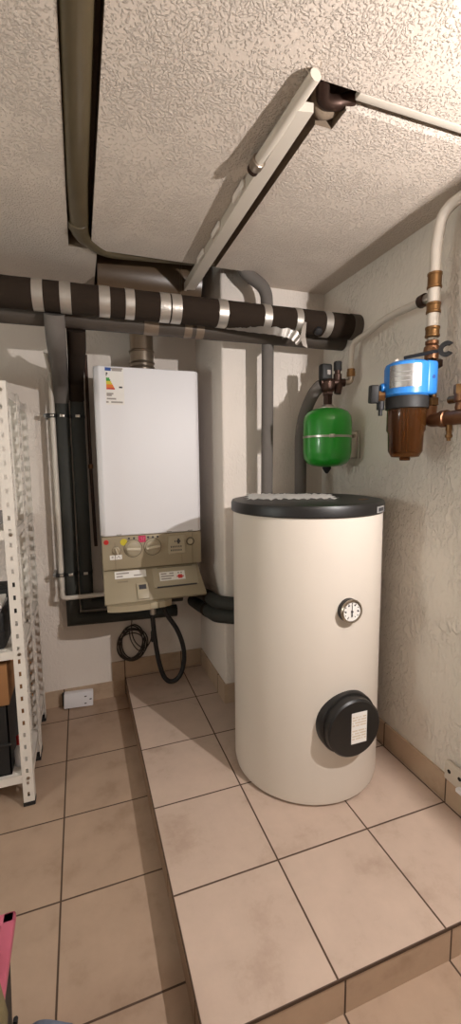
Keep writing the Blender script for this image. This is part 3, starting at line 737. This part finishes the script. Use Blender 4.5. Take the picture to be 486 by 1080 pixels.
b = MB(); b.lathe([(.012, 0), (.0185, .002), (.0185, .022), (.017, .024), (.017, .034), (.012, .036)], ee-Vector((0, 0, .006)), n=24); obj('press_ring', b, M['brass'], t)

# copper / brass pipework below
t = thing('brass_valve', (PX, PY, 1.5), 'weathered brass shut-off valve between the white riser and the copper elbow', 'valve')
b = MB(); b.lathe([(.015, 1.735), (.021, 1.732), (.021, 1.722), (.017, 1.72), (.024, 1.714), (.026, 1.70), (.022, 1.688), (.022, 1.674), (.018, 1.672)], (PX, PY, 0), n=24); obj('valve_body', b, M['copper'], t)
b = MB(); b.lathe([(.012, 1.745), (.016, 1.742), (.016, 1.735), (.012, 1.733)], (PX, PY, 0), n=6); obj('top_nut', b, M['steel'], t)
b = MB(); b.lathe([(.018, 1.645), (.024, 1.648), (.024, 1.668), (.018, 1.672)], (PX+.006, PY-.01, 0), n=6); obj('lock_nut', b, M['bronze'], t)
b = MB(); b.cyl((PX+.004, PY-.008, 1.55), (PX+.004, PY-.008, 1.66), .0125, 20); obj('stem_pipe', b, M['brass'], t)
b = MB(); b.lathe([(.016, 1.522), (.024, 1.525), (.024, 1.548), (.016, 1.552)], (PX, PY-.005, 0), n=6); obj('union_nut', b, M['brass'], t)
t = thing('copper_elbow', (PX, .3, 1.45), 'copper elbow pipe turning from the brass valve along the right wall', 'pipe')
b = MB(); b.tube([(PX, PY-.003, 1.524), (PX, PY, 1.476), (PX, -.35, 1.476)], .0225, 24, .035, 8); obj('pipe', b, M['copper'], t)
b = MB(); b.lathe([(.0225, -.012), (.027, -.01), (.027, .01), (.0225, .012)], (PX, .335, 1.476), (0, 1, 0), 24); obj('socket', b, M['copper'], t)
b = MB(); b.lathe([(.009, 0), (.010, .02), (.008, .022), (.008, .032), (.011, .033), (.011, .04), (.006, .045), (.006, .052), (0, .053)], (PX, .315, 1.457), (0, 0, -1), 16); obj('drain_cock', b, M['brass'], t)
t = thing('brass_tap', (PX, .29, 1.5), 'brass hexagonal tap standing on the horizontal copper pipe', 'valve')
b = MB(); b.lathe([(.017, 1.496), (.019, 1.505), (.016, 1.52), (.022, 1.524), (.022, 1.548), (.018, 1.552)], (PX, .272, 0), n=20); obj('tap_body', b, M['copper'], t)
b = MB(); b.lathe([(.024, 0), (.025, .004), (.025, .024), (.024, .028)], (PX, .272, 1.545), (0, 0, 1), 6); obj('hexagon_nut', b, M['brass'], t)
b = MB(); b.cyl((PX, .285, 1.532), (PX, .318, 1.532), .012, 14); obj('side_plug', b, M['brass'], t)

# ------------------------------------------------------------------ water filter
FXc, FYc = .85, .428
t = thing('water_filter', (FXc, FYc, 1.335), 'blue-headed water filter with amber bowl mounted on the right wall pipes', 'water filter')
b = MB(); b.lathe([(.065, 1.552), (.073, 1.559), (.074, 1.645), (.070, 1.657), (.055, 1.665), (0, 1.667)], (FXc, FYc, 0), n=48)
hd = obj('head', b, M['blue'], t); hd['label'] = 'blue plastic head'
b = MB(); b.box((FXc+.015, FYc-.072, 1.555), (FXc+.062, FYc+.03, 1.662), .010, 3); obj('head_block', b, M['blue'], hd)
b = MB(); arcplate(b, FXc, FYc, .0742, .0008, R(182), R(262), 1.578, 1.648, 20); hl = obj('head_label', b, M['chrome'], hd); hl['label'] = 'silver wrap label on the head'
for z in (1.596, 1.610, 1.624):
    b = MB(); arcplate(b, FXc, FYc, .0750, .0004, R(196), R(236), z, z+.0025, 12); obj('label_print', b, M['greyplast'], hl)
b = MB(); b.lathe([(.016, 0), (.016, .018), (.012, .022), (0, .022)], (FXc-.058, FYc+.03, 1.585), (-.85, .25, 0), 20); obj('boss', b, M['blue'], hd)
b = MB(); b.lathe([(.006, .0), (.006, .002), (.0045, .002)], (FXc+.04, FYc-.071, 1.61), (0, -1, 0), 16); obj('button', b, M['bluep'], hd)
b = MB(); b.lathe([(.063, 1.513), (.068, 1.515), (.068, 1.550), (.066, 1.554), (.060, 1.554)], (FXc, FYc, 0), n=40); obj('clamp_ring', b, M['blackm'], t)
b = MB(); b.lathe([(.062, 1.516), (.062, 1.445), (.057, 1.436), (.055, 1.375), (.044, 1.356), (.018, 1.352), (.016, 1.344), (.0, 1.343)], (FXc, FYc, 0), n=40); obj('bowl', b, M['amber'], t)
b = MB(); b.prism([(FXc+(.026 if k % 2 else .036)*math.cos(2*PI*k/40), FYc+(.026 if k % 2 else .036)*math.sin(2*PI*k/40)) for k in range(40)], 'z', 1.375, 1.53); obj('cartridge', b, M['pleats'], t, smooth=False)
b = MB(); b.tube([(FXc+.03, FYc, 1.59), (PX, PY, 1.59)], .02, 16, 0); obj('flange_tube', b, M['copper'], t)
# gauge at the far side
u = Vector((-.80, .42, 0)).normalized(); g0 = Vector((FXc, FYc, 1.56))+u*.072
b = MB(); b.cyl(g0, g0+u*.028, .018, 6); gg = obj('gauge_nut', b, M['brass'], t)
g1 = g0+u*.024+Vector((0, -.004, .006))
b = MB(); b.box((-.026, -.014, -.030), (.026, .014, .030), .006, 3, None); bmesh.ops.transform(b.bm, matrix=Matrix.Translation(g1+u*.014) @ Matrix.Rotation(math.atan2(u.y, u.x)+PI/2, 4, 'Z') @ Matrix.Rotation(R(8), 4, 'Y'), verts=b.bm.verts); obj('gauge_case', b, M['blackm'], t)
b = MB(); b.cyl(g0+u*.012+Vector((0, 0, -.018)), g0+u*.012+Vector((0, 0, -.045)), .013, 14); b.cyl(g0+u*.012+Vector((0, 0, -.045)), g0+u*.012+Vector((0, 0, -.065)), .007, 12); obj('gauge_drain', b, M['blackm'], t)
# black key lying on the head
t = thing('plastic_wrench', (PX, .38, 1.66), 'black open-ended plastic wrench hooked on the brass valve above the filter', 'wrench')
a0, a1 = Vector((.83, .415, 1.668)), Vector((.885, .345, 1.684)); dd = (a1-a0).normalized(); nn_ = Vector((0, 0, 1)); side = dd.cross(nn_).normalized()
wa, wb = Vector((.835, .43, 1.680)), Vector((.890, .335, 1.686)); wd = (wb-wa).normalized()
b = MB(); b.tube([wa, wb], .0055, 10, 0); obj('handle', b, M['rubber'], t)
P = []
for k in range(0, 19):
    a = R(40 + 280*k/18); P.append((.023*math.cos(a), .023*math.sin(a)))
for k in range(18, -1, -1):
    a = R(50 + 260*k/18); P.append((.0105*math.cos(a), .0105*math.sin(a)))
b = MB(); b.prism(P, 'z', -.005, .005)
zx = wd; zy = Vector((0, 0, 1)); zz = zx.cross(zy).normalized()
mt = Matrix((( -zx.x*-1, zy.x, zz.x, 0), (zx.y, zy.y, zz.y, 0), (zx.z, zy.z, zz.z, 0), (0, 0, 0, 1)))
mt = Matrix.Translation(wb+wd*.018) @ mt
bmesh.ops.transform(b.bm, matrix=mt, verts=b.bm.verts); obj('jaw', b, M['rubber'], t)
b = MB(); b.lathe([(.012, 0), (.010, .008), (.004, .014), (0, .015)], (.825, .455, 1.6665), n=14); tag(obj('vent_nipple', b, M['pipew']), 'small white vent nipple on top of the blue filter head', 'cap')

# ------------------------------------------------------------------ hose and cable under the boiler
t = thing('drain_hose', (.2, 1.42, .6), 'black rubber hose looping down from the boiler to the platform', 'hose')
b = MB(); b.tube(spline([(.140, 1.46, .62), (.137, 1.455, .52), (.145, 1.45, .40), (.163, 1.445, .27), (.190, 1.44, .185), (.232, 1.44, .158), (.275, 1.44, .19), (.298, 1.44, .27), (.292, 1.44, .36), (.262, 1.445, .45), (.215, 1.45, .53), (.186, 1.455, .60)], 8), .0125, 14, 0); obj('hose', b, M['rubber'], t)
b = MB(); b.cyl((.139, 1.457, .545), (.140, 1.46, .60), .016, 14); obj('hose_clip', b, M['steel'], t)
b = MB(); b.lathe([(.02, 0), (.022, .01), (.022, .03), (.016, .034), (.016, .05)], (.160, 1.46, .60), n=10); obj('hose_valve', b, M['red'], t)['label'] = 'red valve handle'
t = thing('cable_coil', (.05, 1.665, .2), 'coil of thin dark cable hanging on the wall under the boiler', 'cable')
rn = random.Random(3)
for k in range(7):
    cx, cz = .048+.020*(rn.random()-.5), .305+.026*(rn.random()-.5); rx, rz = .068+.030*(rn.random()-.5), .090+.034*(rn.random()-.5)
    y = 1.668+.0022*k; ph = rn.random()
    P = [Vector((cx+rx*math.cos(2*PI*i/40), y+.004*math.sin(2*PI*i/40*2+k)-.004, cz+rz*math.sin(2*PI*i/40+ph*.1))) for i in range(41)]
    b = MB(); b.tube(P, .0032, 8, 0); obj('loop', b, M['cable'], t)
b = MB(); b.tube(spline([(.05, 1.66, .62), (.052, 1.66, .50), (.045, 1.66, .40), (.06, 1.66, .325), (.10, 1.66, .28), (.13, 1.655, .285), (.155, 1.63, .36), (.15, 1.58, .50)], 8), .0030, 8, 0); obj('cable_end', b, M['cable'], t)
b = MB(); b.tube(spline([(.03, 1.659, .40), (.04, 1.658, .33), (.075, 1.658, .27), (.115, 1.658, .262)], 6), .0030, 8, 0); obj('cable_end', b, M['cable'], t)
b = MB(); b.box((.143, 1.58, .335), (.168, 1.60, .40), .006); obj('plug', b, M['rubber'], t)

# white junction box on the floor
t = thing('junction_box', (-.262, 1.63, 0), 'small white box lying on the floor against the back wall skirting', 'box')
b = MB(); b.box((-.335, 1.625, .004), (-.182, 1.672, .085), .005, 2, Matrix.Rotation(R(-8), 4, 'X') @ Matrix.Rotation(R(3), 4, 'Y')); bx = obj('case', b, M['enamel'], t)
for z, x in ((.065, -.222), (.025, -.224), (.045, -.196)):
    b = MB(); b.box((x-.006, 1.6185, z-.002), (x+.006, 1.6235, z+.002), .001); obj('slot', b, M['ink'], bx)
b = MB(); b.box((-.343, 1.635, .02), (-.330, 1.665, .088), .003); obj('side_socket', b, M['blackm'], t)

# chipped bracket low on the right wall
t = thing('wall_socket', (XR-.01, .285, .2), 'chipped white socket box at the foot of the right wall', 'socket')
b = MB(); b.box((XR-.022, .20, .205), (XR-.001, .335, .275), .006, 3); k = obj('case', b, M['pipewall'], t)
for y, z in ((.312, .245), (.268, .248)):
    b = MB(); b.lathe([(.007, 0), (.007, .002), (.004, .001), (0, .001)], (XR-.0215, y, z), (-1, 0, 0), 14); obj('screw_hole', b, M['dark'], k)
b = MB(); b.box((XR-.040, .20, .208), (XR-.015, .268, .222), .003); obj('cover_edge', b, M['enamel'], t)

# ------------------------------------------------------------------ slotted steel shelving
def slotted_post(name, x, y, sx, sy, z1, par):
    """L profile with punched slots; corner at x, y, flanges towards sx, sy"""
    w, th = .040, .002
    bm = MB()
    P = [(x, y), (x+sx*w, y), (x+sx*w, y+sy*th), (x+sx*th, y+sy*th), (x+sx*th, y+sy*w), (x, y+sy*w)]
    if sx*sy < 0: P = P[::-1]
    # solid angle split into bands so that the slots are real holes
    def flange(ax):
        hz = .009 if ax == 'x' else .014
        zs = [0.0]; z = .05
        while z < z1-.03: zs += [z-hz, z+hz]; z += .05
        zs.append(z1)
        us = [0, w*.40, w*.62, w] if ax == 'x' else [0, w*.28, w*.76, w]
        for i in range(len(zs)-1):
            hole = i % 2 == 1
            for j in range(3):
                if hole and j == 1: continue
                u0, u1 = us[j], us[j+1]
                if ax == 'x': lo, hi = (x+sx*u0, y, zs[i]), (x+sx*u1, y+sy*th, zs[i+1])
                else: lo, hi = (x, y+sy*max(u0, th), zs[i]), (x+sx*th, y+sy*u1, zs[i+1])
                lo2 = tuple(min(p, q) for p, q in zip(lo, hi)); hi2 = tuple(max(p, q) for p, q in zip(lo, hi)); bm.box(lo2, hi2)
    flange('x'); flange('y')
    bmesh.ops.remove_doubles(bm.bm, verts=bm.bm.verts, dist=1e-5)
    seen = {}
    for f in list(bm.bm.faces):
        k = tuple(sorted(v.index for v in f.verts))
    bm.bm.verts.index_update()
    dup = {}
    for f in bm.bm.faces: dup.setdefault(tuple(sorted(v.index for v in f.verts)), []).append(f)
    bmesh.ops.delete(bm.bm, geom=[f for fs in dup.values() if len(fs) > 1 for f in fs], context='FACES')
    o = obj(name, bm, M['shelfw'], par, smooth=False)
    b = MB(); c0, c1 = (x-sx*.002, y-sy*.002), (x+sx*(w+.002), y+sy*(w+.002))
    b.box((min(c0[0], c1[0]), min(c0[1], c1[1]), 0), (max(c0[0], c1[0]), max(c0[1], c1[1]), .018), .003); obj('foot', b, M['blackm'], o)
    return o
def shelving(y0, y1, label):
    xr, xl = -.424, -1.17
    t = thing('metal_shelf', ((xr+xl)/2, (y0+y1)/2, 0), label, 'shelf', 'white slotted metal shelf units')
    for x, sx in ((xr, -1), (xl, 1)):
        for y, sy in ((y0, 1), (y1, -1)): slotted_post('post', x, y, sx, sy, 1.64, t)
    for z in (.135, .645, 1.105, 1.625):
        b = MB(); x0, x1, a, c = xl+.003, xr-.003, y0+.003, y1-.003
        b.box((x0, a, z-.002), (x1, c, z))
        b.box((x0, a, z-.034), (x1, a+.0015, z)); b.box((x0, c-.0015, z-.034), (x1, c, z))
        b.box((x0, a, z-.034), (x0+.0015, c, z)); b.box((x1-.0015, a, z-.034), (x1, c, z)); s = obj('shelf_board', b, M['shelfw'], t, smooth=False)
        for x in (xr-.018, xl+.018):
            b = MB(); b.lathe([(.007, 0), (.007, .003), (.003, .004), (0, .004)], (x, y0, z-.016), (0, -1, 0), 6); obj('bolt', b, M['steeld'], s)
    return t
shelving(.975, 1.285, 'white slotted metal shelf unit standing in front, nearer the pink crate')
shelving(1.295, 1.60, 'white slotted metal shelf unit standing against the back wall behind the other unit')

# things on the front unit
t = thing('crate', (-.65, 1.09, .135), 'black crate full of cables on the bottom shelf', 'crate')
b = MB(); x0, x1, y0, y1, z0, z1 = -.86, -.500, .995, 1.255, .1355, .42
b.box((x0, y0, z0), (x1, y1, z0+.006)); b.box((x0, y0, z0), (x0+.005, y1, z1)); b.box((x1-.005, y0, z0), (x1, y1, z1)); b.box((x0, y0, z0), (x1, y0+.005, z1)); b.box((x0, y1-.005, z0), (x1, y1, z1))
obj('body', b, M['blackm'], t, smooth=False)
b = MB(); b.box((x0-.004, y0-.004, .255), (x1+.004, y0+.002, .268), .002); obj('rib', b, M['blackm'], t)
rn = random.Random(11)
for k in range(5):
    P = [(-.60+.10*rn.random()-.03, 1.0+.2*rn.random(), .34+.10*rn.random()) for _ in range(6)]
    P[0] = (P[0][0], P[0][1], .30); P[-1] = (P[-1][0], P[-1][1], .30)
    b = MB(); b.tube(spline(P, 6), .004, 8, 0)
    tag(obj('cable', b, M[('rubber', 'pipew', 'greyplast', 'rubber', 'pipew')[k]]), ('black cable loop lying at the front of the crate', 'white cable curl on top of the crate', 'grey cable strand in the crate', 'black cable strand at the back of the crate', 'thin white cable dipping into the crate')[k], 'cable', 'cables in the crate')
t = thing('cardboard_box', (-.7, 1.44, .135), 'brown cardboard box on the bottom shelf of the rear unit', 'box')
b = MB(); b.box((-.98, 1.315, .1355), (-.475, 1.575, .50), .003); bx = obj('carton', b, M['card'], t)
b = MB(); b.box((-.98, 1.43, .5002), (-.475, 1.46, .5008)); obj('packing_tape', b, M['cream'], bx)
t = thing('cardboard_box', (-.7, 1.1, .43), 'brown cardboard box resting on the black crate under the middle shelf', 'box')
b = MB(); b.box((-.89, .998, .4215), (-.492, 1.265, .585), .003); bx = obj('carton', b, M['card'], t)
b = MB(); b.box((-.89, 1.115, .5852), (-.492, 1.14, .5858)); obj('packing_tape', b, M['cream'], bx)
t = thing('bottle', (-.473, 1.04, .135), 'small white bottle with red cap beside the black crate', 'bottle')
b = MB(); b.lathe([(.016, .1358), (.019, .14), (.019, .20), (.012, .215), (.008, .22), (.008, .228)], (-.476, 1.045, 0), n=20); obj('body', b, M['enamel'], t)
b = MB(); b.lathe([(.0095, .226), (.010, .228), (.010, .258), (.007, .262), (0, .262)], (-.476, 1.045, 0), n=16); obj('cap', b, M['red'], t)
t = thing('tool_case', (-.6, 1.1, .645), 'black plastic case on the middle shelf behind the post', 'case')
b = MB(); b.box((-.80, 1.0, .6455), (-.490, 1.18, .79), .012, 3); bx = obj('body', b, M['blackm'], t)
b = MB(); b.box((-.80, .998, .715), (-.490, 1.0, .722), .001); obj('lid_seam', b, M['rubber'], bx)
b = MB(); b.box((-.60, .992, .735), (-.52, 1.0, .755), .003); obj('latch', b, M['greyplast'], bx)
t = thing('storage_bin', (-.6, 1.43, .645), 'dark grey bin on the middle shelf of the rear unit', 'box')
b = MB(); b.box((-.80, 1.31, .6455), (-.470, 1.40, .80), .006); bx = obj('body', b, M['blackm'], t)
b = MB(); b.box((-.806, 1.306, .80), (-.466, 1.404, .812), .003); obj('rim', b, M['blackm'], bx)
for k, (z, m, lab) in enumerate(((.7905, 'greyplast', 'grey folder lying on the black case'), (.803, 'paper', 'white folded sheet on the grey folder'))):
    b = MB(); b.box((-.78+.02*k, 1.005, z), (-.500, 1.17, z+.012), .002, rot=Matrix.Rotation(R(3*k), 4, 'Z')); tag(obj('folder', b, M[m]), lab, 'folder')
t = thing('cardboard_box', (-.6, 1.1, 1.105), 'pale grey carton on the upper shelf at its front edge', 'box')
b = MB(); b.box((-.85, 1.0, 1.1055), (-.500, 1.25, 1.155), .004); bx = obj('carton', b, M['greyplast'], t)
b = MB(); b.box((-.851, 1.10, 1.1555), (-.499, 1.13, 1.156)); obj('packing_tape', b, M['paper'], bx)

# ------------------------------------------------------------------ bottom-left corner: pink crate with clothes
t = thing('folding_crate', (-.45, .12, 0), 'pink-rimmed dark folding crate standing on the lower tiles', 'crate')
def slab(pts_lo, pts_hi, th): pass
cx0, cx1, cy0, cy1, ch = -.72, -.376, -.16, .214, .35
b = MB(); b.prism([(cx1-.014, ch-.018), (cx1-.026, 0), (cx1-.034, 0), (cx1-.022, ch-.018)], 'y', cy0+.004, cy1-.012)
b.box((cx0+.012, cy1-.02, 0), (cx1-.03, cy1-.012, ch-.02)); b.box((cx0, cy0+.004, 0), (cx0+.01, cy1-.012, ch-.02)); b.box((cx0, cy0+.004, 0), (cx1-.03, cy0+.012, ch-.02)); b.box((cx0, cy0+.004, 0), (cx1-.03, cy1-.012, .008)); obj('side_panels', b, M['blackm'], t, smooth=False)
b = MB(); r_ = .014
b.box((cx0, cy1-2*r_, ch-.022), (cx1, cy1, ch), .005); b.box((cx1-2*r_, cy0, ch-.022), (cx1, cy1, ch), .005); b.box((cx0, cy0, ch-.022), (cx0+2*r_, cy1, ch), .005); b.box((cx0, cy0, ch-.022), (cx1, cy0+2*r_, ch), .005)
obj('rim', b, M['pink'], t)['label'] = 'pink rim'
b = MB(); b.prism([(cx1-.020, .004), (cx1-.022, .016), (cx1-.028, .016), (cx1-.028, 0), (cx1-.020, 0)], 'y', cy0+.002, cy1-.01); obj('foot_edge', b, M['pink'], t)
b = MB(); b.tube([(cx1-.012, .13, .10), (cx1+.002, .115, .20)], .005, 10, 0); obj('strap', b, M['rubber'], t)
b = MB(); b.lathe([(.0, .0), (.09, .01), (.115, .06), (.10, .16), (.06, .21), (0, .23)], (-.488, .03, .275), n=28)
for v in b.bm.verts: v.co += Vector((.012*math.sin(v.co.z*60+v.co.y*40), .012*math.sin(v.co.x*70), .010*math.sin(v.co.x*50+v.co.y*60)))
tag(obj('garment', b, M['olive'], angle=180), 'olive fabric garment stuffed into the pink crate', 'clothing')
b = MB(); b.lathe([(.0, .002), (.065, .004), (.072, .05), (.066, .15), (.062, .24), (.04, .285), (0, .30)], (-.314, -.005, .0), n=28)
for v in b.bm.verts:
    if v.co.z > .01: v.co += Vector((.006*math.sin(v.co.y*60), .006*math.sin(v.co.x*70), .006*math.sin(v.co.x*50+v.co.y*60)))
tag(obj('garment', b, M['bluegrey'], angle=180), 'blue-grey fabric sack standing on the tiles in front of the pink crate', 'clothing')

# ------------------------------------------------------------------ light
def point(loc, e, col, r):
    l = bpy.data.lights.new('lamp', 'POINT'); l.energy = e; l.color = col; l.shadow_soft_size = r
    o = bpy.data.objects.new('lamp', l); COL.objects.link(o); o.location = loc; return o
LX, LY, LZ = .885, -.55, 1.73
t = thing('assumed_wall_lamp', (LX, LY, LZ-.1), 'assumed unseen round bulkhead lamp high on the wall that carries the water filter', 'lamp')  # assumed lamp out of view, placed from the direction of the cast shadows
b = MB(); b.lathe([(.17, 0), (.17, .08), (.16, XR-LX-.001)], (LX, LY, LZ), (1, 0, 0), 40); obj('housing', b, M['greyplast'], t)  # assumed housing, sized to shade the right wall and ceiling edge
b = MB(); b.lathe([(.155, -.001), (.16, -.0015), (.166, -.001)], (LX, LY, LZ), (1, 0, 0), 40, cap=False); obj('lamp_ring', b, M['steeld'], t)
point((LX, LY, LZ), 150, (1, .946, .922), .012)
t = thing('assumed_wall_lamp', (XL, .07, 1.30), 'assumed unseen fill lamp on the far wall beyond the shelf units', 'lamp')  # assumed lamp out of view, added for the soft shadow beside the tank
b = MB(); b.lathe([(.07, 0), (.07, .02), (.05, .03), (.045, .035)], (XL+.001, .07, 1.40), (1, 0, 0), 32); obj('housing', b, M['greyplast'], t)
point((XL+.14, .07, 1.40), 15, (.95, 1, .96), .10)  # weak fill light of the assumed left lamp
w = bpy.data.worlds.new('World'); bpy.context.scene.world = w; w.use_nodes = True
w.node_tree.nodes['Background'].inputs[0].default_value = (1, .9, .8, 1); w.node_tree.nodes['Background'].inputs[1].default_value = .0

# ------------------------------------------------------------------ camera
cam = bpy.data.cameras.new('camera'); co = bpy.data.objects.new('camera', cam); COL.objects.link(co)
yaw, pitch, roll, f = R(19.33), R(6.72), R(-.6308), 450.66
fw = Vector((math.sin(yaw)*math.cos(pitch), math.cos(yaw)*math.cos(pitch), -math.sin(pitch)))
rt = Vector((math.cos(yaw), -math.sin(yaw), 0)); up = rt.cross(fw)
r2 = rt*math.cos(roll)+up*math.sin(roll); u2 = -rt*math.sin(roll)+up*math.cos(roll)
co.matrix_world = Matrix(((r2.x, u2.x, -fw.x, -.193), (r2.y, u2.y, -fw.y, -.7542), (r2.z, u2.z, -fw.z, 1.3467), (0, 0, 0, 1)))
cam.sensor_fit = 'VERTICAL'; cam.sensor_height = 36; cam.lens = 36*f/1080; cam.clip_start = .02
sc = bpy.context.scene; sc.camera = co
sc.view_settings.view_transform = 'Standard'; sc.view_settings.look = 'None'; sc.view_settings.gamma = 1; sc.view_settings.use_curve_mapping = False
sc.view_settings.exposure = 0
